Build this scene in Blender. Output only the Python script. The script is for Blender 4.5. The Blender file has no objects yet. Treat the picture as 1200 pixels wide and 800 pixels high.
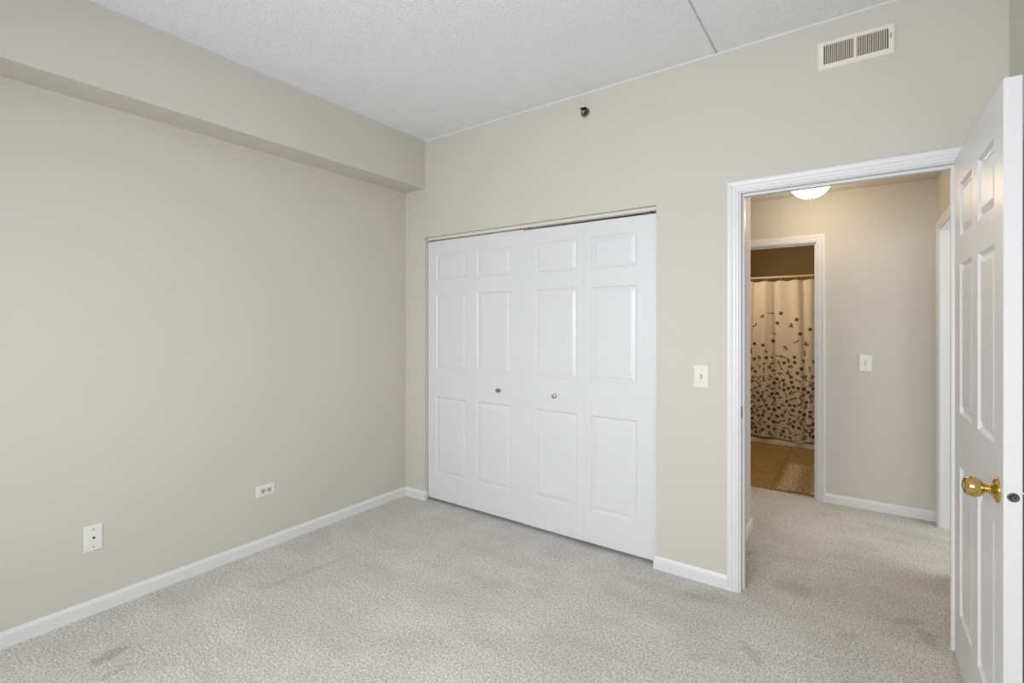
import bpy, bmesh, math, random
from mathutils import Vector, Matrix
PI = math.pi
random.seed(7)
S = bpy.context.scene
COL = S.collection

# ------------------------------------------------------------------ camera
cam = bpy.data.cameras.new('camera')
cam.sensor_width = 36.0
cam.lens = 572.41 / 1200 * 36.0
cam.shift_y = -21.04 / 1200
cam.clip_start = 0.02
camo = bpy.data.objects.new('camera', cam)
COL.objects.link(camo)
camo.location = (2.9472, -2.703, 1.3697)
camo.rotation_euler = (PI / 2, 0, 0.6141)
S.camera = camo

# ------------------------------------------------------------------ world, lights, exposure
S.view_settings.view_transform = 'Standard'
S.view_settings.look = 'None'
S.view_settings.gamma = 1.0
S.view_settings.use_curve_mapping = False
S.view_settings.exposure = 0.0

w = bpy.data.worlds.new('world'); S.world = w
w.use_nodes = True
w.node_tree.nodes['Background'].inputs[0].default_value = (0.75, 0.87, 1.0, 1)
w.node_tree.nodes['Background'].inputs[1].default_value = 1.5

def area_light(name, loc, rot, sx, sy, power, color):
    l = bpy.data.lights.new(name, 'AREA')
    l.shape = 'RECTANGLE'; l.size = sx; l.size_y = sy; l.energy = power; l.color = color
    o = bpy.data.objects.new(name, l); COL.objects.link(o)
    o.location = loc; o.rotation_euler = rot
    return o
# daylight falling through the bedroom window behind the camera
area_light('daylight', (2.15, -3.62, 1.5), (PI / 2 - 0.36, 0, 0), 2.0, 1.45, 69.5, (0.95, 0.972, 1.0)).data.spread = 2.75
# the bathroom's warm vanity light
area_light('vanity_light', (1.66, 2.75, 1.95), (0, -PI / 2 + 0.45, 0), 0.15, 0.6, 6.5, (1.0, 0.80, 0.55))
# added fill light without a fixture, brightening the bathroom floor and tub foot
l = bpy.data.lights.new('bathroom_fill', 'POINT'); l.energy = 11; l.color = (1.0, 0.78, 0.50); l.shadow_soft_size = 0.12
o = bpy.data.objects.new('bathroom_fill', l); COL.objects.link(o); o.location = (2.1, 2.65, 2.2)
# added fill light in the unseen side room, brightening the hall
area_light('side_room_fill', (4.75, 1.25, 1.45), (0, PI / 2 - 0.15, 0), 1.9, 1.6, 27, (0.88, 0.94, 1.0))

# ------------------------------------------------------------------ materials
def lin(c):
    return tuple((v / 255 / 12.92) if v / 255 <= 0.04045 else ((v / 255 + 0.055) / 1.055) ** 2.4 for v in c) + (1,)

class NT:
    def __init__(s, m):
        m.use_nodes = True
        s.t = m.node_tree; s.t.nodes.clear()
        s.out = s.n('ShaderNodeOutputMaterial'); s.b = s.n('ShaderNodeBsdfPrincipled')
        s.l(s.b.outputs[0], s.out.inputs[0])
    def n(s, k, **kw):
        nd = s.t.nodes.new(k)
        for a, v in kw.items(): setattr(nd, a, v)
        return nd
    def l(s, a, b): s.t.links.new(a, b)
    def coord(s): return s.n('ShaderNodeTexCoord').outputs['Object']
    def noise(s, co, scale, detail=2, rough=0.5):
        nd = s.n('ShaderNodeTexNoise'); s.l(co, nd.inputs['Vector'])
        nd.inputs['Scale'].default_value = scale; nd.inputs['Detail'].default_value = detail; nd.inputs['Roughness'].default_value = rough
        return nd.outputs['Fac']
    def ramp(s, fac, stops):
        nd = s.n('ShaderNodeValToRGB'); s.l(fac, nd.inputs[0])
        e = nd.color_ramp.elements
        while len(e) < len(stops): e.new(0.5)
        for k, (p, c) in enumerate(stops):
            e[k].position = p; e[k].color = c
        return nd.outputs[0]
    def math(s, op, a, b=None, c=None, clamp=False):
        nd = s.n('ShaderNodeMath', operation=op); nd.use_clamp = clamp
        for k, v in enumerate((a, b, c)):
            if v is None: continue
            if isinstance(v, (int, float)): nd.inputs[k].default_value = v
            else: s.l(v, nd.inputs[k])
        return nd.outputs[0]
    def mixc(s, fac, a, b, mode='MIX'):
        nd = s.n('ShaderNodeMix', data_type='RGBA', blend_type=mode)
        for i, v in ((0, fac), (6, a), (7, b)):
            if isinstance(v, (int, float)): nd.inputs[i].default_value = v
            elif isinstance(v, tuple): nd.inputs[i].default_value = v
            else: s.l(v, nd.inputs[i])
        return nd.outputs[2]
    def bump(s, h, strength, dist):
        nd = s.n('ShaderNodeBump'); s.l(h, nd.inputs['Height'])
        nd.inputs['Strength'].default_value = strength; nd.inputs['Distance'].default_value = dist
        s.l(nd.outputs[0], s.b.inputs['Normal'])

def paint(name, rgb, rough=0.6, bump=0.0, bscale=120, var=0.03, metallic=0.0, spec=0.5, bdist=0.002):
    m = bpy.data.materials.new(name); t = NT(m); co = t.coord()
    c = lin(rgb)
    d = tuple(v * (1 - var) for v in c[:3]) + (1,)
    t.l(t.mixc(t.noise(co, 3.0, 3), d, c), t.b.inputs['Base Color'])
    t.b.inputs['Roughness'].default_value = rough; t.b.inputs['Metallic'].default_value = metallic
    t.b.inputs['Specular IOR Level'].default_value = spec
    if bump: t.bump(t.noise(co, bscale, 3), bump, bdist)
    return m

M = {}
M['wall'] = paint('wall_paint', (210, 205, 196), 0.65, 0.12, 180, 0.02, spec=0.25)
M['hall_wall'] = paint('hall_wall_paint', (211, 206, 198), 0.65, 0.12, 180, 0.02, spec=0.25)
M['bath_wall'] = paint('bathroom_wall_paint', (168, 146, 110), 0.7, 0.1, 180, 0.02, spec=0.2)
M['ceiling'] = paint('textured_ceiling', (243, 244, 247), 0.9, 1.0, 95, 0.02, spec=0.1, bdist=0.008)
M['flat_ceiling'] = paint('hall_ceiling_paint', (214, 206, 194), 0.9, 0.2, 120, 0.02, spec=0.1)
M['trim'] = paint('white_trim_paint', (229, 229, 228), 0.35, 0.0, var=0.015)
M['door'] = paint('white_door_paint', (224, 224, 225), 0.32, 0.05, 90, 0.015)
M['plate'] = paint('white_plastic', (232, 231, 227), 0.3, var=0.01)
M['socket'] = paint('grey_white_plastic', (196, 194, 190), 0.4, var=0.01)
M['ivory'] = paint('ivory_plastic', (228, 223, 214), 0.35, var=0.01)
M['track'] = paint('cream_painted_metal', (228, 224, 210), 0.4, var=0.02)
M['vent'] = paint('cream_enamel', (236, 232, 222), 0.4, var=0.02)
M['louver'] = paint('taupe_louver_metal', (192, 180, 164), 0.5, var=0.05)
M['dark'] = paint('dark_void', (28, 25, 23), 0.9, var=0.1)
M['slot'] = paint('dark_slot', (45, 43, 42), 0.6, var=0.1)
M['grey'] = paint('grey_screw_metal', (150, 148, 145), 0.4, metallic=0.6)
M['brass'] = paint('polished_brass', (206, 180, 108), 0.14, metallic=1.0, var=0.05)
M['dullbrass'] = paint('dull_brass', (150, 132, 88), 0.4, metallic=0.9, var=0.1)
M['chrome'] = paint('bright_chrome', (200, 200, 200), 0.1, metallic=1.0)
M['steel'] = paint('dark_steel', (105, 104, 106), 0.35, metallic=0.9, var=0.1)
M['bronze'] = paint('grimy_bronze', (140, 128, 112), 0.45, metallic=0.3, var=0.25)
M['bulb'] = paint('pale_glass_bulb', (225, 222, 215), 0.15)
M['tub'] = paint('bathtub_enamel', (232, 220, 200), 0.2, var=0.01)
M['rod'] = paint('cream_rod', (214, 200, 172), 0.3, var=0.02)
M['print'] = paint('brown_print', (116, 80, 56), 0.85, var=0.2, spec=0.1)

def mat_curtain():
    m = bpy.data.materials.new('curtain_cloth'); t = NT(m); co = t.coord()
    wv = t.noise(co, 400, 2)
    t.l(t.mixc(wv, lin((202, 195, 184)), lin((216, 209, 198))), t.b.inputs['Base Color'])
    t.b.inputs['Roughness'].default_value = 0.9; t.b.inputs['Specular IOR Level'].default_value = 0.1
    t.bump(wv, 0.2, 0.001)
    return m
M['curtain'] = mat_curtain()

def mat_carpet():
    m = bpy.data.materials.new('cut_pile_carpet'); t = NT(m); co = t.coord()
    fine = t.noise(co, 118, 3, 0.7)
    mid = t.noise(co, 55, 2, 0.5)
    mp = t.n('ShaderNodeMapping'); t.l(co, mp.inputs[0]); mp.inputs['Rotation'].default_value = (0, 0, 0.45); mp.inputs['Scale'].default_value = (2.2, 7.0, 1)
    nap = t.noise(mp.outputs[0], 0.9, 3, 0.6)
    blot = t.noise(co, 3.2, 4, 0.6)
    base = t.ramp(fine, [(0.33, lin((160, 156, 150))), (0.5, lin((205, 202, 196))), (0.66, lin((234, 231, 225)))])
    g = t.math('MULTIPLY_ADD', t.math('SUBTRACT', nap, 0.5), 0.30, 1.0)
    g = t.math('MULTIPLY', g, t.math('MULTIPLY_ADD', t.math('SUBTRACT', blot, 0.5), 0.35, 1.0))
    g = t.math('MULTIPLY', g, t.math('MULTIPLY_ADD', t.math('SUBTRACT', mid, 0.5), 0.35, 1.0))
    # worn and soiled spots: x, y, half length, half width, angle, strength
    sep = t.n('ShaderNodeSeparateXYZ'); t.l(co, sep.inputs[0])
    wob = t.math('MULTIPLY_ADD', t.noise(co, 40, 4, 0.75), 4.0, -2.0)
    for (x, y, a, b, ang, k) in SPOTS:
        dx = t.math('SUBTRACT', sep.outputs[0], x); dy = t.math('SUBTRACT', sep.outputs[1], y)
        c, s_ = math.cos(ang), math.sin(ang)
        u = t.math('ADD', t.math('MULTIPLY', dx, c / a), t.math('MULTIPLY', dy, s_ / a))
        v = t.math('ADD', t.math('MULTIPLY', dx, -s_ / b), t.math('MULTIPLY', dy, c / b))
        r = t.math('ADD', t.math('MULTIPLY', u, u), t.math('MULTIPLY', v, v))
        f = t.math('MULTIPLY', t.math('SUBTRACT', 1.5, t.math('ADD', r, wob), clamp=True), t.math('SUBTRACT', 1.6, t.math('MULTIPLY', r, 0.6), clamp=True))
        g = t.math('MULTIPLY', g, t.math('MULTIPLY_ADD', f, -k, 1.0))
    col = t.n('ShaderNodeVectorMath', operation='SCALE'); t.l(base, col.inputs[0]); t.l(g, col.inputs['Scale'])
    t.l(col.outputs[0], t.b.inputs['Base Color'])
    t.b.inputs['Roughness'].default_value = 1.0; t.b.inputs['Specular IOR Level'].default_value = 0.0
    t.bump(t.math('ADD', fine, t.math('MULTIPLY', mid, 0.6)), 0.5, 0.006)
    return m
SPOTS = [(0.425, -2.015, 0.062, 0.034, 1.75, 0.26), (0.56, -2.03, 0.05, 0.022, 1.8, 0.14), (2.13, -0.19, 0.22, 0.05, 0.05, 0.11), (2.33, -0.13, 0.10, 0.06, 0.4, 0.10),
         (1.86, -0.02, 0.05, 0.09, 0.3, 0.09), (1.62, 0.03, 0.14, 0.04, 0.1, 0.09), (0.47, -1.15, 0.26, 0.030, 1.42, 0.08), (2.425, 0.494, 0.035, 0.014, 1.3, 0.24),
         (2.525, 0.674, 0.05, 0.012, 0.4, 0.15), (2.68, 0.20, 0.09, 0.07, 0.0, 0.13), (3.14, 0.18, 0.07, 0.03, 0.5, 0.15), (3.20, 0.08, 0.03, 0.07, 0.2, 0.16),
         (2.906, -0.11, 0.05, 0.03, 0.8, 0.13), (2.589, -0.47, 0.075, 0.022, -0.9, 0.17), (2.407, -0.63, 0.035, 0.02, 0.5, 0.11), (1.85, -0.95, 0.30, 0.10, 0.4, 0.06)]
M['carpet'] = mat_carpet()

def mat_tile():
    m = bpy.data.materials.new('brown_vinyl_tile'); t = NT(m); co = t.coord()
    mp = t.n('ShaderNodeMapping'); t.l(co, mp.inputs[0]); mp.inputs['Location'].default_value = (-0.068, -0.03, 0)
    br = t.n('ShaderNodeTexBrick'); t.l(mp.outputs[0], br.inputs['Vector'])
    br.offset = 0.0
    for k, v in (('Scale', 1.0), ('Mortar Size', 0.006), ('Brick Width', 0.46), ('Row Height', 0.46), ('Mortar Smooth', 0.3), ('Bias', 0.0)):
        br.inputs[k].default_value = v
    br.inputs['Color1'].default_value = lin((180, 154, 92)); br.inputs['Color2'].default_value = lin((172, 146, 86)); br.inputs['Mortar'].default_value = lin((134, 108, 64))
    n = t.noise(co, 14, 5, 0.65)
    t.l(t.mixc(0.6, br.outputs['Color'], t.ramp(n, [(0.3, lin((150, 150, 150))), (0.7, (1, 1, 1, 1))]), 'MULTIPLY'), t.b.inputs['Base Color'])
    t.b.inputs['Roughness'].default_value = 0.4
    t.bump(br.outputs['Fac'], -0.3, 0.002)
    return m
M['tile'] = mat_tile()

def mat_rug():
    m = bpy.data.materials.new('bath_mat_pile'); t = NT(m); co = t.coord()
    mp = t.n('ShaderNodeMapping'); t.l(co, mp.inputs[0]); mp.inputs['Scale'].default_value = (1, 1.4, 1)
    n = t.noise(mp.outputs[0], 48, 5, 0.75)
    sep = t.n('ShaderNodeSeparateXYZ'); t.l(co, sep.inputs[0])
    st = t.math('SINE', t.math('MULTIPLY', sep.outputs[0], 26.0))
    f = t.math('ADD', n, t.math('MULTIPLY', st, 0.05))
    t.l(t.ramp(f, [(0.36, lin((118, 98, 82))), (0.5, lin((178, 160, 134))), (0.64, lin((226, 210, 180)))]), t.b.inputs['Base Color'])
    t.b.inputs['Roughness'].default_value = 1.0; t.b.inputs['Specular IOR Level'].default_value = 0
    t.bump(t.noise(co, 160, 3), 0.8, 0.006)
    return m
M['rug'] = mat_rug()

def mat_emit(name, rgb, strength):
    m = bpy.data.materials.new(name); t = NT(m)
    t.b.inputs['Base Color'].default_value = lin((240, 236, 226))
    t.b.inputs['Emission Color'].default_value = rgb + (1,); t.b.inputs['Emission Strength'].default_value = strength
    t.b.inputs['Roughness'].default_value = 0.3
    return m
M['lampglass'] = mat_emit('lit_frosted_glass', (1.0, 0.88, 0.70), 3.2)

def mat_glass():
    m = bpy.data.materials.new('window_glass'); t = NT(m)
    tr = t.n('ShaderNodeBsdfTransparent'); gl = t.n('ShaderNodeBsdfGlossy'); mx = t.n('ShaderNodeMixShader')
    gl.inputs['Roughness'].default_value = 0.02; mx.inputs[0].default_value = 0.06
    t.l(tr.outputs[0], mx.inputs[1]); t.l(gl.outputs[0], mx.inputs[2]); t.l(mx.outputs[0], t.out.inputs[0])
    return m
M['glass'] = mat_glass()

# ------------------------------------------------------------------ mesh helpers
def box(bm, x0, x1, y0, y1, z0, z1, bev=0.0, mi=0):
    vs = [bm.verts.new((x, y, z)) for x in (x0, x1) for y in (y0, y1) for z in (z0, z1)]
    fs = [bm.faces.new([vs[i] for i in q]) for q in ((0, 1, 3, 2), (4, 6, 7, 5), (0, 4, 5, 1), (2, 3, 7, 6), (0, 2, 6, 4), (1, 5, 7, 3))]
    for f in fs: f.material_index = mi
    if bev:
        es = list({e for f in fs for e in f.edges})
        bmesh.ops.bevel(bm, geom=es, offset=bev, segments=2, affect='EDGES', profile=0.5)

def lathe(bm, prof, seg=24, mat=Matrix()):
    """prof: (radius, axial) along +Z, revolved."""
    rings = []
    for r, a in prof:
        if r < 1e-6: rings.append([bm.verts.new(mat @ Vector((0, 0, a)))])
        else: rings.append([bm.verts.new(mat @ Vector((r * math.cos(2 * PI * k / seg), r * math.sin(2 * PI * k / seg), a))) for k in range(seg)])
    for A, B in zip(rings, rings[1:]):
        for k in range(seg):
            k2 = (k + 1) % seg
            if len(A) == 1 and len(B) == 1: continue
            if len(A) == 1: f = [A[0], B[k2], B[k]]
            elif len(B) == 1: f = [A[k], A[k2], B[0]]
            else: f = [A[k], A[k2], B[k2], B[k]]
            bm.faces.new(f).smooth = True

AX = {'+x': Matrix.Rotation(PI / 2, 4, 'Y'), '-x': Matrix.Rotation(-PI / 2, 4, 'Y'), '-y': Matrix.Rotation(PI / 2, 4, 'X'),
      '+y': Matrix.Rotation(-PI / 2, 4, 'X'), '+z': Matrix(), '-z': Matrix.Rotation(PI, 4, 'X')}
def at(x, y, z, ax='+z'): return Matrix.Translation((x, y, z)) @ AX[ax]

def link(name, bm, mats, parent=None, loc=None, rz=0.0, fix=True):
    if fix: bmesh.ops.recalc_face_normals(bm, faces=bm.faces)
    me = bpy.data.meshes.new(name); bm.to_mesh(me); bm.free()
    for m in (mats if isinstance(mats, (list, tuple)) else [mats]): me.materials.append(m)
    o = bpy.data.objects.new(name, me); COL.objects.link(o)
    if parent: o.parent = parent
    if loc: o.location = loc
    if rz: o.rotation_euler = (0, 0, rz)
    return o

def tag(o, label, cat, group=None, kind=None):
    o['label'] = label; o['category'] = cat
    if group: o['group'] = group
    if kind: o['kind'] = kind
    return o

def thing(name, label, cat, loc=(0, 0, 0), rz=0.0, group=None, kind=None):
    o = bpy.data.objects.new(name, None); COL.objects.link(o); o.empty_display_size = 0.1
    o.location = loc; o.rotation_euler = (0, 0, rz)
    return tag(o, label, cat, group, kind)

def struct(name, bm, m, label, cat):
    return tag(link(name, bm, m), label, cat, kind='structure')

def slab(bm, axis, u0, u1, z0, z1, t0, t1, holes=()):
    """A wall slab with rectangular holes. axis 'x': runs along X, thickness in Y; 'y': runs along Y, thickness in X."""
    us = sorted({u0, u1, *[h[0] for h in holes], *[h[1] for h in holes]})
    zs = sorted({z0, z1, *[h[2] for h in holes], *[h[3] for h in holes]})
    us = [u for u in us if u0 <= u <= u1]; zs = [z for z in zs if z0 <= z <= z1]
    def solid(i, j):
        if i < 0 or j < 0 or i >= len(us) - 1 or j >= len(zs) - 1: return False
        uc, zc = (us[i] + us[i + 1]) / 2, (zs[j] + zs[j + 1]) / 2
        return not any(h[0] < uc < h[1] and h[2] < zc < h[3] for h in holes)
    cache = {}
    def V(u, t, z):
        k = (round(u, 5), round(t, 5), round(z, 5))
        if k not in cache: cache[k] = bm.verts.new((u, t, z) if axis == 'x' else (t, u, z))
        return cache[k]
    for i in range(len(us) - 1):
        for j in range(len(zs) - 1):
            if not solid(i, j): continue
            a, b, c, d = us[i], us[i + 1], zs[j], zs[j + 1]
            for t in (t0, t1): bm.faces.new([V(a, t, c), V(b, t, c), V(b, t, d), V(a, t, d)])
            if not solid(i - 1, j): bm.faces.new([V(a, t0, c), V(a, t1, c), V(a, t1, d), V(a, t0, d)])
            if not solid(i + 1, j): bm.faces.new([V(b, t0, c), V(b, t1, c), V(b, t1, d), V(b, t0, d)])
            if not solid(i, j - 1): bm.faces.new([V(a, t0, c), V(b, t0, c), V(b, t1, c), V(a, t1, c)])
            if not solid(i, j + 1): bm.faces.new([V(a, t0, d), V(b, t0, d), V(b, t1, d), V(a, t1, d)])

BASE = [(0, 0), (0.012, 0), (0.012, 0.052), (0.0105, 0.057), (0.007, 0.061), (0.0045, 0.066), (0.003, 0.070), (0, 0.070)]
def baseboard(bm, path):
    """Sweep the baseboard profile along a floor path; the board stands to the left of the direction of travel."""
    P = [Vector((p[0], p[1])) for p in path]
    rows = []
    for i, p in enumerate(P):
        dirs = []
        if i > 0: dirs.append((P[i] - P[i - 1]).normalized())
        if i < len(P) - 1: dirs.append((P[i + 1] - P[i]).normalized())
        ns = [Vector((-d.y, d.x)) for d in dirs]
        n = ns[0] if len(ns) == 1 else (ns[0] + ns[1]) / (1 + ns[0].dot(ns[1]))
        rows.append([bm.verts.new((p.x + n.x * d, p.y + n.y * d, z)) for d, z in BASE])
    for A, B in zip(rows, rows[1:]):
        for k in range(len(BASE)):
            k2 = (k + 1) % len(BASE)
            bm.faces.new([A[k], A[k2], B[k2], B[k]])
    bm.faces.new(rows[0]); bm.faces.new(rows[-1][::-1])

CASE = [(0, 0), (0, 0.0065), (0.003, 0.0085), (0.010, 0.009), (0.012, 0.0078), (0.0145, 0.0105), (0.026, 0.0115), (0.0285, 0.0098),
        (0.032, 0.0128), (0.044, 0.0155), (0.0515, 0.0155), (0.055, 0.012), (0.055, 0)]
def casing(bm, a0, a1, zt, face, sgn, axis='x'):
    """Mitred door casing round an opening a0..a1 up to zt, on a wall face; sgn is the outward direction."""
    rows = []
    for k in range(4):
        row = []
        for u, d in CASE:
            a = (a0 - u) if k < 2 else (a1 + u)
            z = 0.0 if k in (0, 3) else zt + u
            t = face + sgn * d
            row.append(bm.verts.new((a, t, z) if axis == 'x' else (t, a, z)))
        rows.append(row)
    for A, B in zip(rows, rows[1:]):
        for k in range(len(CASE)):
            k2 = (k + 1) % len(CASE)
            bm.faces.new([A[k], A[k2], B[k2], B[k]])
    bm.faces.new(rows[0]); bm.faces.new(rows[3])

def jamb(bm, a0, a1, zt, t0, t1, th=0.018, axis='x', stop=None):
    """Door jamb lining (faces at a0, a1, zt) through a wall t0..t1, with a stop bead between stop[0] and stop[1]."""
    def b(a, c, s, e, z0, z1):
        if axis == 'x': box(bm, a, c, s, e, z0, z1)
        else: box(bm, s, e, a, c, z0, z1)
    b(a0 - th, a0, t0, t1, 0, zt + th); b(a1, a1 + th, t0, t1, 0, zt + th); b(a0, a1, t0, t1, zt, zt + th)
    if stop:
        s, e = stop; k = 0.011
        b(a0, a0 + k, s, e, 0, zt); b(a1 - k, a1, s, e, 0, zt); b(a0 + k, a1 - k, s, e, zt - k, zt)

def panel_face(bm, w, h, panels, y, sg, edge, k_=1.0):
    """One moulded face of a slab at depth y, looking along -sg*y; recessed ring and raised field for each panel."""
    xs = sorted({edge, w - edge, *[p[0] for p in panels], *[p[1] for p in panels]})
    zs = sorted({edge, h - edge, *[p[2] for p in panels], *[p[3] for p in panels]})
    for i in range(len(xs) - 1):
        for j in range(len(zs) - 1):
            a, b, c, d = xs[i], xs[i + 1], zs[j], zs[j + 1]
            if any(p[0] <= a and b <= p[1] and p[2] <= c and d <= p[3] for p in panels): continue
            bm.faces.new([bm.verts.new(v) for v in ((a, y, c), (b, y, c), (b, y, d), (a, y, d))])
    for a, b, c, d in panels:
        prev = None
        for ins, dep in ((0, 0), (0.003, 0.0035), (0.009, 0.0075), (0.013, 0.008), (0.020, 0.0065), (0.034, 0.0025), (0.036, 0.0022)):
            dep *= k_
            r = [bm.verts.new(v) for v in ((a + ins, y + sg * dep, c + ins), (b - ins, y + sg * dep, c + ins), (b - ins, y + sg * dep, d - ins), (a + ins, y + sg * dep, d - ins))]
            if prev:
                for k in range(4): bm.faces.new([prev[k], prev[(k + 1) % 4], r[(k + 1) % 4], r[k]])
            prev = r
        bm.faces.new(prev)

def panel_door(bm, w, h, t, panels, edge=0.002, k=1.0):
    """Slab with x 0..w, y 0..t, z 0..h, moulded on both faces."""
    panel_face(bm, w, h, panels, 0, 1, edge, k); panel_face(bm, w, h, panels, t, -1, edge, k)
    rings = []
    for y, e in ((0, edge), (edge, 0), (t - edge, 0), (t, edge)):
        rings.append([bm.verts.new(v) for v in ((e, y, e), (w - e, y, e), (w - e, y, h - e), (e, y, h - e))])
    for A, B in zip(rings, rings[1:]):
        for k in range(4): bm.faces.new([A[k], A[(k + 1) % 4], B[(k + 1) % 4], B[k]])
    bmesh.ops.remove_doubles(bm, verts=bm.verts, dist=0.00005)

# ------------------------------------------------------------------ room measures (metres)
H = 2.779                       # bedroom ceiling
HH = 2.375                      # hall and bathroom ceiling
XE = 3.44                       # bedroom east wall
YS = -3.45                      # bedroom south wall
WT = 0.115                      # wall thickness
CX0, CX1, CZ = 0.213, 2.030, 2.034        # closet opening
DX0, DX1, DZ = 2.466, 3.284, 2.034        # bedroom door jamb faces
HX = 3.405                      # hall east wall
HY0, HY1 = 0.90, 1.75           # hall passage to the left: south and north faces
BX0, BX1, BZ = 1.93, 2.690, 1.998         # bathroom door jamb faces
BY0 = HY1 + WT                  # bathroom
BYT, BYB = 3.60, 4.35           # tub apron, bathroom far wall

# ------------------------------------------------------------------ structure
bm = bmesh.new(); box(bm, -0.15, 5.1, YS - 0.15, 1.81, -0.08, 0); box(bm, HX + WT, 5.1, 1.81, 2.4, -0.08, 0)
struct('floor', bm, M['carpet'], 'grey beige cut pile carpet running from the bedroom into the hall', 'floor')
bm = bmesh.new(); box(bm, 1.4, 3.3, 1.81, BYB + 0.1, -0.08, -0.001)
struct('floor_bathroom', bm, M['tile'], 'brown tiled bathroom floor beyond the hall', 'floor')

# ceiling of cast planks: textured underside, an open joint and a filled joint running away from the camera
bm = bmesh.new()
prof = [(-0.1, H), (1.114, H), (1.119, H + 0.0018), (1.124, H), (2.3465, H), (2.348, H + 0.012), (2.357, H + 0.012), (2.3585, H), (XE + 0.1, H), (XE + 0.1, H + 0.1), (-0.1, H + 0.1)]
A = [bm.verts.new((x, YS - 0.1, z)) for x, z in prof]; B = [bm.verts.new((x, WT, z)) for x, z in prof]
for k in range(len(prof)): bm.faces.new([A[k], A[(k + 1) % len(prof)], B[(k + 1) % len(prof)], B[k]])
bm.faces.new(A); bm.faces.new(B)
struct('ceiling', bm, M['ceiling'], 'white stippled bedroom ceiling with one dark plank joint', 'ceiling')
bm = bmesh.new(); box(bm, 0.9, HX + WT, WT, BYB + 0.1, HH, HH + 0.1)
struct('ceiling_hall', bm, M['flat_ceiling'], 'lower plain ceiling over the hall and bathroom', 'ceiling')

bm = bmesh.new(); box(bm, -0.15, 0, YS - 0.15, 0.9, 0, H + 0.05)
struct('wall_left', bm, M['wall'], 'long plain beige bedroom wall on the left under the boxed beam', 'wall')
VX0, VX1, VZ0, VZ1 = 2.822, 3.068, 2.572, 2.668       # duct opening
bm = bmesh.new()
slab(bm, 'x', 0, XE + 0.15, 0, H + 0.05, 0, WT, holes=[(CX0, CX1, 0, CZ), (DX0 - 0.018, DX1 + 0.018, 0, DZ + 0.018), (VX0, VX1, VZ0, VZ1)])
struct('wall_closet', bm, M['wall'], 'beige bedroom wall holding the closet and the doorway', 'wall')
bm = bmesh.new(); box(bm, XE, XE + 0.15, YS - 0.15, 0, 0, H + 0.05)
struct('wall_right', bm, M['wall'], 'beige bedroom wall behind the open door', 'wall')
WX0, WX1, WZ0, WZ1 = 0.90, 3.10, 0.80, 2.25
bm = bmesh.new(); slab(bm, 'x', 0, XE, 0, H + 0.05, YS - 0.15, YS, holes=[(WX0, WX1, WZ0, WZ1)])
struct('wall_window', bm, M['wall'], 'beige bedroom wall with the window behind the viewer', 'wall')
bm = bmesh.new(); box(bm, 0.0, 0.2146, YS, 0, 2.411, H + 0.01)
struct('wall_soffit', bm, M['wall'], 'beige boxed beam along the top of the left wall', 'beam')

bm = bmesh.new()
A = [[bm.verts.new((x, y, z)) for x in (0.2146, XE)] for y, z in ((0, H), (-0.007, H), (-0.004, H - 0.004), (0, H - 0.006))]
for k in range(4): bm.faces.new([A[k][0], A[k][1], A[(k + 1) % 4][1], A[(k + 1) % 4][0]])
struct('trim_6', bm, M['trim'], 'thin white caulk line between the closet wall and the ceiling', 'caulk line')

# hall and bathroom walls
bm = bmesh.new(); box(bm, 2.366 - WT, 2.366, WT, HY0, 0, HH + 0.02); box(bm, 0, 2.366 - WT, HY0 - WT, HY0, 0, HH + 0.5)
struct('wall_hall_left', bm, M['hall_wall'], 'beige hall wall wrapping round the back of the closet', 'wall')
bm = bmesh.new(); slab(bm, 'x', 0.9, HX + 0.2, 0, HH + 0.02, HY1, BY0, holes=[(BX0 - 0.018, BX1 + 0.018, 0, BZ + 0.018)])
struct('wall_hall_back', bm, M['hall_wall'], 'beige wall at the far side of the hall beside the bathroom doorway', 'wall')
RY0, RY1, RZ = 0.84, 1.632, 1.996
bm = bmesh.new(); slab(bm, 'y', WT, HY1, 0, HH + 0.02, HX, HX + WT, holes=[(RY0 - 0.018, RY1 + 0.018, 0, RZ + 0.018)])
struct('wall_hall_right', bm, M['hall_wall'], 'beige hall wall on the right with a white door frame', 'wall')
bm = bmesh.new(); box(bm, 0.9, 1.0, HY0, HY1, 0, HH + 0.02)
struct('wall_hall_end', bm, M['hall_wall'], 'beige end wall of the hall out of sight on the left', 'wall')
bm = bmesh.new(); box(bm, 1.4, 3.3, BYB, BYB + 0.1, 0, HH + 0.02); 
struct('wall_bathroom_back', bm, M['bath_wall'], 'brown bathroom wall above the shower curtain', 'wall')
bm = bmesh.new(); box(bm, 1.4, 1.55, BY0, BYB, 0, HH + 0.02)
struct('wall_bathroom_left', bm, M['bath_wall'], 'brown bathroom wall at the left end of the bathtub', 'wall')
bm = bmesh.new(); box(bm, 3.09, 3.24, BY0, BYB, 0, HH + 0.02)
struct('wall_bathroom_right', bm, M['bath_wall'], 'brown bathroom wall at the right end of the bathtub', 'wall')

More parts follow.
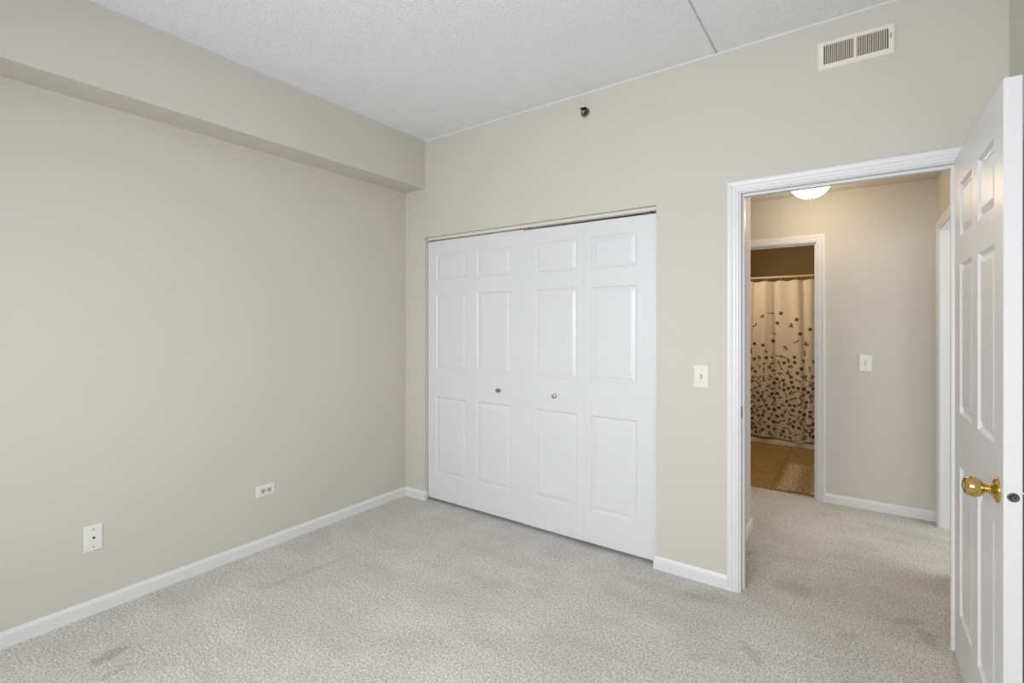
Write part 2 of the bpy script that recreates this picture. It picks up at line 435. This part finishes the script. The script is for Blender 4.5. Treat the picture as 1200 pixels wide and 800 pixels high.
# baseboards
bm = bmesh.new(); baseboard(bm, [(0, 0), (0, YS)])
struct('baseboard_left', bm, M['trim'], 'white baseboard along the left bedroom wall', 'baseboard')
bm = bmesh.new(); baseboard(bm, [(CX0, 0.024), (CX0, 0), (0.0, 0)])
struct('baseboard_closet_left', bm, M['trim'], 'short white baseboard between the corner and the closet doors', 'baseboard')
bm = bmesh.new(); baseboard(bm, [(DX0 - 0.063, 0), (CX1, 0), (CX1, 0.02)])
struct('baseboard_closet_right', bm, M['trim'], 'white baseboard between the closet doors and the doorway', 'baseboard')
bm = bmesh.new(); baseboard(bm, [(XE, YS), (XE, 0), (DX1 + 0.064, 0)])
struct('baseboard_right', bm, M['trim'], 'white baseboard behind the open door', 'baseboard')
bm = bmesh.new(); baseboard(bm, [(HX, HY1), (BX1 + 0.063, HY1)])
struct('baseboard_hall_back', bm, M['trim'], 'white baseboard at the far side of the hall', 'baseboard')
bm = bmesh.new(); baseboard(bm, [(2.366, HY0), (2.366, WT)][::-1] + [(1.0, HY0)]) if False else baseboard(bm, [(1.0, HY0), (2.366, HY0), (2.366, WT + 0.016)])
struct('baseboard_hall_left', bm, M['trim'], 'white baseboard turning the corner just inside the hall', 'baseboard')

# door frames
bm = bmesh.new(); casing(bm, DX0 - 0.008, DX1 + 0.008, DZ + 0.006, 0, -1); jamb(bm, DX0, DX1, DZ, 0, WT, stop=(0.038, 0.07)); casing(bm, DX0 - 0.008, DX1 + 0.008, DZ + 0.006, WT, 1)
f1 = struct('trim_1', bm, M['trim'], 'white moulded frame round the open bedroom doorway', 'door frame')
bm = bmesh.new(); box(bm, DX0, DX0 + 0.0015, 0.006, 0.030, 0.885, 0.945, 0.0006); box(bm, DX0 - 0.001, DX0 + 0.0022, 0.011, 0.024, 0.902, 0.928)
sp = link('strike_plate', bm, M['steel'], f1); sp['label'] = 'dark metal strike plate'
bm = bmesh.new(); casing(bm, BX0 - 0.008, BX1 + 0.008, BZ + 0.006, HY1, -1); jamb(bm, BX0, BX1, BZ, HY1, BY0, stop=(HY1 + 0.035, HY1 + 0.07))
struct('trim_2', bm, M['trim'], 'white moulded frame round the bathroom doorway', 'door frame')
bm = bmesh.new(); casing(bm, RY0 - 0.006, RY1 + 0.006, RZ + 0.006, HX, -1, 'y'); jamb(bm, RY0, RY1, RZ, HX, HX + WT, axis='y')
struct('trim_3', bm, M['trim'], 'white frame on the right hall wall half hidden by the open door', 'door frame')
# the room behind that frame: three walls, a ceiling
bm = bmesh.new(); slab(bm, 'x', HX + WT, 5.0, 0, HH + 0.02, 0.1, 0.2); slab(bm, 'x', HX + WT, 5.0, 0, HH + 0.02, 2.3, 2.4); slab(bm, 'y', 0.1, 2.4, 0, HH + 0.02, 5.0, 5.1); slab(bm, 'y', HY1, 2.4, 0, HH + 0.02, HX, HX + WT)
struct('wall_side_room', bm, M['hall_wall'], 'beige walls of the room off the right of the hall', 'wall')
bm = bmesh.new(); box(bm, HX + WT, 5.1, 0.1, 2.4, HH, HH + 0.1)
struct('ceiling_side_room', bm, M['flat_ceiling'], 'ceiling of the room off the right of the hall', 'ceiling')
# closet track, closet back is the hall wall; the closet's own side
bm = bmesh.new(); box(bm, CX0, CX1, 0.036, 0.040, CZ - 0.020, CZ); box(bm, CX0, CX1, 0.072, 0.076, CZ - 0.020, CZ); box(bm, CX0, CX1, 0.040, 0.072, CZ - 0.003, CZ)
struct('trim_4', bm, M['track'], 'cream metal track over the folding closet doors', 'track')

# window behind the camera: frame, sash bars and glass
bm = bmesh.new()
for (a, b, c, d) in ((WX0, WX0 + 0.05, WZ0, WZ1), (WX1 - 0.05, WX1, WZ0, WZ1), (WX0 + 0.05, WX1 - 0.05, WZ0, WZ0 + 0.05), (WX0 + 0.05, WX1 - 0.05, WZ1 - 0.05, WZ1), (1.975, 2.025, WZ0 + 0.05, WZ1 - 0.05)):
    box(bm, a, b, YS - 0.10, YS - 0.05, c, d)
wf = struct('window_1', bm, M['trim'], 'white two light window in the wall behind the viewer', 'window')
bm = bmesh.new(); box(bm, WX0 + 0.05, 1.975, YS - 0.078, YS - 0.072, WZ0 + 0.05, WZ1 - 0.05); box(bm, 2.025, WX1 - 0.05, YS - 0.078, YS - 0.072, WZ0 + 0.05, WZ1 - 0.05)
link('pane', bm, M['glass'], wf)

# ------------------------------------------------------------------ bedroom door, swung open against the right
DW, DH, DT = 0.804, 2.033, 0.0383
panels = [(a, b, c, d) for a, b in ((0.110, 0.352), (0.452, 0.694)) for c, d in ((0.213, 0.800), (1.005, 1.592), (1.700, 1.905))]
bm = bmesh.new(); panel_door(bm, DW, DH, DT, panels, k=1.4)
door = link('door_1', bm, M['door'], loc=(3.2785, -0.018, 0.012), rz=-PI / 2)
tag(door, 'white six panel bedroom door standing open at the right edge', 'door', kind='structure')
KZ, KX = 0.881, DW - 0.066
KNOB = [(0, 0.0), (0.0365, 0.0), (0.037, 0.002), (0.036, 0.004), (0.0285, 0.007), (0.020, 0.0115), (0.0140, 0.017), (0.0118, 0.0205), (0.0110, 0.0235),
        (0.0130, 0.024), (0.0130, 0.0265), (0.0108, 0.027), (0.0125, 0.0295), (0.0195, 0.0325), (0.0255, 0.038), (0.0288, 0.046), (0.0294, 0.053), (0.0278, 0.061),
        (0.0245, 0.068), (0.0215, 0.0715), (0.0205, 0.0705), (0.016, 0.0745), (0.008, 0.0765), (0, 0.077)]
for sgn in (-1, 1):
    bm = bmesh.new()
    lathe(bm, KNOB, 40, at(KX, 0.0 if sgn < 0 else DT, KZ, '-y' if sgn < 0 else '+y'))
    k = link('door_knob', bm, M['brass'], door); k['label'] = 'polished brass round knob with flared rose'
bm = bmesh.new(); lathe(bm, [(0, 0.0008), (0.0062, 0.0008), (0.0068, 0.0012), (0.0105, 0.0014), (0.0122, 0.001), (0.0128, 0), (0.0128, -0.004), (0, -0.004)], 28, at(DW, 0.0195, KZ + 0.001, '+x'))
lp = link('latch_plate', bm, M['steel'], door); lp['label'] = 'dark round latch plate on the door edge'
bm = bmesh.new(); box(bm, DW + 0.0005, DW + 0.006, 0.0145, 0.0245, KZ - 0.005, KZ + 0.007, 0.0015)
link('latch_bolt', bm, M['steel'], lp)

# ------------------------------------------------------------------ folding closet doors
PZ = ((0.197, 0.785), (0.995, 1.572), (1.684, 1.880))
def bifold(label, x0, leaves, y, ztop, knob_leaf, knob_x, knob_mat, knob_label, pins):
    r = thing('bifold_closet_door', label, 'closet door', (x0, y, 0.022), group='folding closet doors')
    for i, (a, b, p0, p1) in enumerate(leaves):
        bm = bmesh.new(); panel_door(bm, b - a - 0.0003, ztop - 0.022, 0.032, [(p0 - a, p1 - a, c, d) for c, d in PZ], 0.0006)
        lf = link('door_leaf', bm, M['door'], r, (a - x0 + 0.00015, 0, 0))
        if i == knob_leaf:
            bm = bmesh.new()
            lathe(bm, [(0, 0), (0.0085, 0), (0.008, 0.004), (0.0065, 0.008), (0.0075, 0.012), (0.0125, 0.016), (0.0145, 0.021), (0.0135, 0.0255), (0.009, 0.028), (0, 0.0288)], 24, at(knob_x - a, 0, 0.882, '-y'))
            k = link('knob', bm, knob_mat, lf); k['label'] = knob_label
    for px in pins:
        bm = bmesh.new(); lathe(bm, [(0, 0), (0.0045, 0), (0.0045, 0.022), (0, 0.022)], 12, at(px - x0, 0.016, ztop - 0.024))
        link('pivot_pin', bm, M['grey'], r)
    return r
bifold('white folding closet door beside the room corner with a dull brass knob', 0.216,
       [(0.216, 0.662, 0.298, 0.606), (0.662, 1.108, 0.703, 1.005)], 0.036, 2.003, 1, 0.908, M['dullbrass'], 'small dull brass knob', (0.25, 1.075))
bifold('white folding closet door nearer the doorway with a shiny chrome knob', 1.111,
       [(1.111, 1.570, 1.206, 1.519), (1.570, 2.026, 1.614, 1.906)], 0.030, 1.995, 0, 1.361, M['chrome'], 'small shiny chrome knob', (1.150, 1.978))

# ------------------------------------------------------------------ wall plates
def plate(bm, w, h, d=0.006):
    """Bevelled cover plate in the XZ plane, facing -Y, centred."""
    prev = None
    for ins, y in ((0, 0), (0, -d * 0.45), (0.004, -d * 0.9), (0.006, -d)):
        r = [bm.verts.new((sx * (w / 2 - ins), y, sz * (h / 2 - ins))) for sx, sz in ((-1, -1), (1, -1), (1, 1), (-1, 1))]
        if prev:
            for k in range(4): bm.faces.new([prev[k], prev[(k + 1) % 4], r[(k + 1) % 4], r[k]])
        else: bm.faces.new(r[::-1])
        prev = r
    bm.faces.new(prev)

def screw(x, z, y, parent, m):
    bm = bmesh.new(); lathe(bm, [(0, 0.0014), (0.0022, 0.0012), (0.0034, 0), (0.0034, -0.001)], 14, at(x, y, z, '-y'))
    o_ = link('screw', bm, m, parent)
    bm = bmesh.new(); box(bm, x - 0.0026, x + 0.0026, y - 0.0019, y - 0.0012, z - 0.0004, z + 0.0004)
    link('screw_slot', bm, M['slot'], o_)

def light_switch(label, loc, m):
    r = thing('light_switch', label, 'light switch', loc, group='toggle light switches')
    bm = bmesh.new(); plate(bm, 0.078, 0.124); link('cover_plate', bm, m, r)
    bm = bmesh.new(); box(bm, -0.0055, 0.0055, -0.0064, -0.0055, -0.0125, 0.0125); link('toggle_slot', bm, M['grey'], r)
    bm = bmesh.new(); box(bm, -0.0042, 0.0042, -0.0175, -0.0058, -0.0105, 0.0005, 0.0012)
    bmesh.ops.rotate(bm, verts=bm.verts, cent=(0, -0.006, 0), matrix=Matrix.Rotation(-0.35, 3, 'X'))
    link('toggle', bm, m, r)
    screw(0, 0.030, -0.006, r, m); screw(0, -0.030, -0.006, r, m)
    return r
light_switch('ivory toggle light switch on the bedroom wall beside the doorway', (2.2735, 0, 1.089), M['ivory'])
light_switch('white toggle light switch on the far hall wall', (3.001, HY1, 1.077), M['plate'])

# cable jack on the left wall: local -Y faces +X
jk = thing('cable_jack', 'white upright wall plate with one black jack on the left wall', 'wall jack', (0, -1.9565, 0.357), PI / 2)
bm = bmesh.new(); plate(bm, 0.071, 0.122); link('cover_plate', bm, M['plate'], jk)
bm = bmesh.new(); lathe(bm, [(0, 0.0005), (0.0036, 0.0005), (0.0038, 0.0025), (0.0048, 0.0025), (0.0048, -0.001)], 20, at(0, -0.006, 0.003, '-y')); j = link('jack_socket', bm, M['slot'], jk); j['label'] = 'black round jack'
screw(0, 0.041, -0.006, jk, M['grey']); screw(0, -0.041, -0.006, jk, M['grey'])

ot = thing('power_outlet', 'white sideways double power outlet low on the left wall', 'outlet', (0, -1.133, 0.3535), PI / 2)
bm = bmesh.new(); plate(bm, 0.116, 0.068); link('cover_plate', bm, M['plate'], ot)
for sx in (-0.0195, 0.0195):
    bm = bmesh.new()
    pts = [(0.0135 * math.cos(a), 0.0175 * math.sin(a)) for a in [2 * PI * k / 24 for k in range(24)]]
    A = [bm.verts.new((sx + max(-0.0125, min(0.0125, x)), -0.0062, max(-0.0155, min(0.0155, z)))) for x, z in pts]
    B = [bm.verts.new((v.co.x, -0.0078, v.co.z)) for v in A]
    for k in range(24): bm.faces.new([A[k], A[(k + 1) % 24], B[(k + 1) % 24], B[k]])
    bm.faces.new(B)
    so = link('socket', bm, M['socket'], ot)
    bm = bmesh.new()
    for z in (-0.0058, 0.0058): box(bm, sx - 0.0065, sx + 0.002, -0.0083, -0.0076, z - 0.0017, z + 0.0017)
    lathe(bm, [(0, 0.0006), (0.0028, 0.0006), (0.0028, 0)], 12, at(sx + 0.0075, -0.0077, 0, '-y'))
    link('contact_slot', bm, M['slot'], so)
screw(0, 0, -0.006, ot, M['grey'])

# ------------------------------------------------------------------ air vent high over the doorway
vt = thing('air_vent', 'cream louvred air vent high on the wall over the doorway', 'air vent', (2.9425, 0, 2.618))
bm = bmesh.new()
ow, oh, iw, ih = 0.287, 0.132, 0.238, 0.088
prev = None
for (w_, h_, y) in ((ow, oh, 0.0), (ow, oh, -0.003), (ow - 0.012, oh - 0.012, -0.008), (iw + 0.004, ih + 0.004, -0.009), (iw, ih, -0.007), (iw, ih, 0.004)):
    r = [bm.verts.new((sx * w_ / 2, y, sz * h_ / 2)) for sx, sz in ((-1, -1), (1, -1), (1, 1), (-1, 1))]
    if prev:
        for k in range(4): bm.faces.new([prev[k], prev[(k + 1) % 4], r[(k + 1) % 4], r[k]])
    prev = r
box(bm, -0.005, 0.005, -0.0085, 0.002, -ih / 2, ih / 2)
link('vent_frame', bm, M['vent'], vt)
bm = bmesh.new()
for s in (-1, 1):
    for k in range(14):
        x = s * (0.0090 + k * 0.00795)
        vs = [bm.verts.new((x + dx, y, z)) for dx, y in ((-0.0028, -0.0058), (0.0022, -0.0068), (0.0030, -0.0058), (-0.0014, 0.003)) for z in (-ih / 2, ih / 2)]
        for a, b in ((0, 1), (1, 2), (2, 3), (3, 0)): bm.faces.new([vs[2 * a], vs[2 * a + 1], vs[2 * b + 1], vs[2 * b]])
        bm.faces.new([vs[0], vs[2], vs[4], vs[6]]); bm.faces.new([vs[1], vs[3], vs[5], vs[7]])
link('louvers', bm, M['louver'], vt)
bm = bmesh.new()
a, b, c, d = -iw / 2 - 0.001, iw / 2 + 0.001, -ih / 2 - 0.001, ih / 2 + 0.001
vs = [bm.verts.new((x, y, z)) for y in (0.002, 0.10) for x, z in ((a, c), (b, c), (b, d), (a, d))]
for k in range(4): bm.faces.new([vs[k], vs[(k + 1) % 4], vs[4 + (k + 1) % 4], vs[4 + k]])
bm.faces.new(vs[4:])
link('duct', bm, M['dark'], vt)
bm = bmesh.new(); box(bm, 0.1245, 0.1285, -0.018, -0.0075, -0.004, 0.018, 0.001); link('damper_lever', bm, M['louver'], vt)
for sx in (-0.1325, 0.1325):
    bm = bmesh.new(); lathe(bm, [(0, 0.0015), (0.002, 0.0013), (0.0034, 0)], 14, at(sx, -0.0082, 0 if sx < 0 else -0.012, '-y')); link('screw', bm, M['vent'], vt)

# ------------------------------------------------------------------ fire sprinkler over the closet
fs = thing('fire_sprinkler', 'small dark bronze sprinkler head high on the wall over the closet', 'sprinkler', (1.591, 0, 2.660))
bm = bmesh.new(); lathe(bm, [(0, 0.0), (0.029, 0.0), (0.029, 0.003), (0.025, 0.007), (0.022, 0.0075), (0.0205, 0.004), (0.0205, 0.0015), (0, 0.0015)], 32, at(0, 0, 0, '-y'))
e = link('escutcheon', bm, M['bronze'], fs); e['label'] = 'dull bronze wall ring'
bm = bmesh.new(); lathe(bm, [(0, 0.0015), (0.011, 0.0015), (0.011, 0.012), (0.009, 0.014), (0.009, 0.018), (0, 0.018)], 18, at(0, 0, 0, '-y')); link('nozzle', bm, M['slot'], fs)
for sx in (-1, 1):
    bm = bmesh.new()
    pts = [(sx * 0.009, -0.014, 0), (sx * 0.016, -0.024, 0.0), (sx * 0.013, -0.032, 0), (sx * 0.003, -0.038, 0)]
    for p, q in zip(pts, pts[1:]):
        p, q = Vector(p), Vector(q); dv = q - p
        lathe(bm, [(0, 0), (0.0026, 0), (0.0026, dv.length), (0, dv.length)], 8, Matrix.Translation(p) @ dv.to_track_quat('Z', 'Y').to_matrix().to_4x4())
    link('frame_arm', bm, M['bronze'], fs)
bm = bmesh.new(); lathe(bm, [(0, 0.018), (0.0035, 0.019), (0.0055, 0.026), (0.0045, 0.034), (0, 0.036)], 14, at(0, 0, -0.004, '-y')); b_ = link('glass_bulb', bm, M['bulb'], fs); b_['label'] = 'pale glass bulb'
bm = bmesh.new(); box(bm, -0.019, 0.019, -0.042, -0.010, 0.0150, 0.0172, 0.0008); box(bm, -0.003, 0.003, -0.042, -0.036, -0.004, 0.0150)
link('deflector', bm, M['slot'], fs)

# ------------------------------------------------------------------ hall ceiling lamp
LX, LY = 2.684, 1.285
cl = thing('ceiling_lamp', 'lit frosted glass dome lamp on the hall ceiling', 'ceiling lamp', (LX, LY, HH))
bm = bmesh.new(); lathe(bm, [(0, 0), (0.136, 0), (0.138, 0.004), (0.136, 0.014), (0.130, 0.018), (0, 0.018)], 40, at(0, 0, 0, '-z')); link('lamp_base', bm, M['track'], cl)
bm = bmesh.new(); lathe(bm, [(0.128, 0.016)] + [(0.128 * math.cos(a), 0.018 + 0.114 * math.sin(a)) for a in [PI / 2 * k / 12 for k in range(1, 12)]] + [(0, 0.132)], 48, at(0, 0, 0, '-z')); link('glass_dome', bm, M['lampglass'], cl)
bm = bmesh.new(); lathe(bm, [(0, 0.128), (0.015, 0.128), (0.016, 0.132), (0.012, 0.137), (0.008, 0.142), (0, 0.144)], 20, at(0, 0, 0, '-z')); f_ = link('finial', bm, M['steel'], cl); f_['label'] = 'small grey metal finial'

l = bpy.data.lights.new('hall_lamp_bulb', 'POINT'); l.energy = 4.8; l.color = (1.0, 0.80, 0.54); l.shadow_soft_size = 0.09
o = bpy.data.objects.new('hall_lamp_bulb', l); COL.objects.link(o); o.parent = cl; o.location = (0, 0, -0.215)

# ------------------------------------------------------------------ bathroom: tub, rod, curtain, mat
bm = bmesh.new()
tx0, tx1, ty0, ty1, th_ = 1.555, 3.085, BYT, BYB - 0.004, 0.40
rows = []
for (ins_x, ins_y, z) in ((0, 0, 0.0), (0, 0, th_ - 0.012), (0.006, 0.006, th_ - 0.003), (0.015, 0.015, th_), (0.06, 0.07, th_), (0.075, 0.085, th_ - 0.012), (0.13, 0.13, 0.12), (0.20, 0.18, 0.08)):
    rows.append([bm.verts.new((x, y, z)) for x, y in ((tx0 + ins_x, ty0 + ins_y), (tx1 - ins_x, ty0 + ins_y), (tx1 - ins_x, ty1 - ins_y), (tx0 + ins_x, ty1 - ins_y))])
for A, B in zip(rows, rows[1:]):
    for k in range(4): bm.faces.new([A[k], A[(k + 1) % 4], B[(k + 1) % 4], B[k]])
bm.faces.new(rows[-1])
tag(link('bathtub', bm, M['tub']), 'cream bathtub almost hidden behind the shower curtain', 'bathtub')

bm = bmesh.new(); box(bm, 1.555, 3.085, 3.520, BYT - 0.001, 0, 0.056, 0.006)  # strip added forward of the tub apron so that its foot catches light
struct('trim_added', bm, M['tub'], 'added cream strip standing for the lit foot of the bathtub apron', 'added strip')

ZR, YR = 1.897, 3.575
rd = thing('curtain_rod', 'straight cream rod across the tub carrying the floral curtain', 'curtain rod', (1.55, YR, ZR))
bm = bmesh.new(); lathe(bm, [(0, 0.004), (0.0125, 0.004), (0.0125, 1.536), (0, 1.536)], 20, at(0, 0, 0, '+x')); link('rod_tube', bm, M['rod'], rd)
for x, ax in ((0.0, '+x'), (1.54, '-x')):
    bm = bmesh.new(); lathe(bm, [(0, 0), (0.03, 0), (0.03, 0.004), (0.018, 0.012), (0.018, 0.02), (0, 0.02)], 20, at(x, 0, 0, ax)); link('end_flange', bm, M['rod'], rd)

# hooks every 150 mm along the curtain head
cu0, cu1, zt, zb = 1.60, 3.04, 1.852, 0.078
HK = [1.655 + 0.1478 * k for k in range(10)]
def fold(x, z):
    v = max(0.0, min(1.0, (zt - z) / (zt - zb)))
    big = 0.030 * math.sin(2 * PI * (x - 2.19) / 0.31 + 0.6 * math.sin(7 * x)) + 0.012 * math.sin(2 * PI * x / 0.118 + 1.0)
    deep = 0.060 * math.exp(-((x - 2.195 - 0.02 * v) / 0.028) ** 2) + 0.045 * math.exp(-((x - 1.985 + 0.02 * v) / 0.026) ** 2) + 0.022 * math.exp(-((x - 2.47 - 0.03 * v) / 0.02) ** 2)
    pl = 0.016 * math.cos(2 * PI * (x - HK[0]) / 0.1478)
    return 3.500 + (big * (0.35 + 0.65 * v) + deep * (0.75 + 0.25 * v)) * 0.8 - pl * (1 - v) ** 2 * 0.8
def zmap(x, z):
    s = (z - zb) / (zt - zb)
    droop = -0.010 * (0.5 - 0.5 * math.cos(2 * PI * (x - HK[0]) / 0.1478))
    hem = 0.012 * math.sin(2 * PI * (x - 1.9) / 0.62) + 0.005 * math.sin(2 * PI * x / 0.21)
    return z + droop * max(0, (s - 0.9) * 10) + hem * (1 - s) ** 3
bm = bmesh.new()
NX, NZ = 220, 44
g = [[None] * (NZ + 1) for _ in range(NX + 1)]
for i in range(NX + 1):
    for j in range(NZ + 1):
        x = cu0 + (cu1 - cu0) * i / NX; z = zb + (zt - zb) * j / NZ
        g[i][j] = bm.verts.new((x, fold(x, z), zmap(x, z)))
for i in range(NX):
    for j in range(NZ):
        f = bm.faces.new([g[i][j], g[i + 1][j], g[i + 1][j + 1], g[i][j + 1]]); f.smooth = True
def blob(cx, cz, pts):
    vs = [bm.verts.new((cx + px, fold(cx + px, cz + pz) - 0.0018, zmap(cx + px, cz + pz))) for px, pz in pts]
    f = bm.faces.new(vs); f.material_index = 1
def leaf(cx, cz, ang, L, W, r0=0.0):
    L *= 1.2; W *= 1.2
    p = []
    for k in range(8):
        t = 2 * PI * k / 8
        u = r0 + L / 2 + L / 2 * math.cos(t); v = W / 2 * math.sin(t) * (1.0 if k not in (0, 4) else 0)
        p.append((u * math.cos(ang) - v * math.sin(ang), u * math.sin(ang) + v * math.cos(ang)))
    blob(cx, cz, p)
placed = []
tries = 0
while tries < 9000:
    tries += 1
    x = random.uniform(cu0 + 0.03, cu1 - 0.03); z = random.uniform(zb + 0.035, 1.50)
    dens = 0.012 if z > 1.32 else 0.05 if z > 1.15 else 0.16 if z > 1.02 else 0.5 if z > 0.9 else 1.0
    mind = 0.054 if z > 0.75 else 0.047
    if random.random() > dens or any((x - a) ** 2 + (z - b) ** 2 < (mind if z < 1.0 else 0.085) ** 2 for a, b in placed): continue
    placed.append((x, z))
    kind = random.random(); a0 = random.uniform(0, 2 * PI)
    if kind < 0.33:
        for k in range(5): leaf(x, z, a0 + 2 * PI * k / 5, 0.018, 0.014, 0.001)
    elif kind < 0.8:
        n = random.choice((2, 3, 3, 4))
        for k in range(n): leaf(x, z, a0 + (k - (n - 1) / 2) * 1.15, random.uniform(0.020, 0.029), 0.0125, 0.003)
        leaf(x, z, a0 + PI, 0.028, 0.0035)
    else:
        leaf(x, z, a0, 0.032, 0.013)
        leaf(x, z, a0 + PI * 0.8, 0.024, 0.011)
sc = tag(link('shower_curtain', bm, [M['curtain'], M['print']], fix=False), 'cream shower curtain printed with brown leaves thickening to its hem', 'shower curtain')
for k, hx in enumerate(HK):
    bm = bmesh.new()
    R_, r_ = 0.021, 0.0022
    n1, n2 = 24, 8
    cz = ZR - 0.007
    ring = [[bm.verts.new((hx + r_ * math.sin(2 * PI * j / n2), YR + (R_ + r_ * math.cos(2 * PI * j / n2)) * math.cos(2 * PI * i / n1), cz + (R_ * (1.35 if math.sin(2 * PI * i / n1) < 0 else 1) + r_ * math.cos(2 * PI * j / n2)) * math.sin(2 * PI * i / n1))) for j in range(n2)] for i in range(n1)]
    for i in range(n1):
        for j in range(n2):
            bm.faces.new([ring[i][j], ring[(i + 1) % n1][j], ring[(i + 1) % n1][(j + 1) % n2], ring[i][(j + 1) % n2]]).smooth = True
    tag(link('curtain_hook', bm, M['rod']), 'thin pale ring on the rod holding the floral curtain', 'curtain hook', 'curtain rings on the shower rod')

bm = bmesh.new()
mx, my, rows = 24, 36, []
ax0, ax1, ay0, ay1 = 2.398, 2.975, 1.862, 2.74
for i in range(mx + 1):
    row = []
    for j in range(my + 1):
        u, v = i / mx, j / my
        e = min(u, 1 - u, v * 1.5, (1 - v) * 1.5)
        row.append(bm.verts.new((ax0 + (ax1 - ax0) * u + random.uniform(-1, 1) * 0.003, ay0 + (ay1 - ay0) * v + random.uniform(-1, 1) * 0.003, (0.006 if e == 0 else 0.018) + random.uniform(0, 0.004))))
    rows.append(row)
for i in range(mx):
    for j in range(my): bm.faces.new([rows[i][j], rows[i + 1][j], rows[i + 1][j + 1], rows[i][j + 1]]).smooth = True
edge = [rows[i][0] for i in range(mx + 1)] + [rows[mx][j] for j in range(1, my + 1)] + [rows[i][my] for i in range(mx - 1, -1, -1)] + [rows[0][j] for j in range(my - 1, 0, -1)]
low = [bm.verts.new((v.co.x, v.co.y, 0.0)) for v in edge]
for k in range(len(edge)): bm.faces.new([edge[k], edge[(k + 1) % len(edge)], low[(k + 1) % len(edge)], low[k]])
tag(link('bath_mat', bm, M['rug']), 'shaggy beige and brown bath mat on the tiled bathroom floor', 'bath mat')
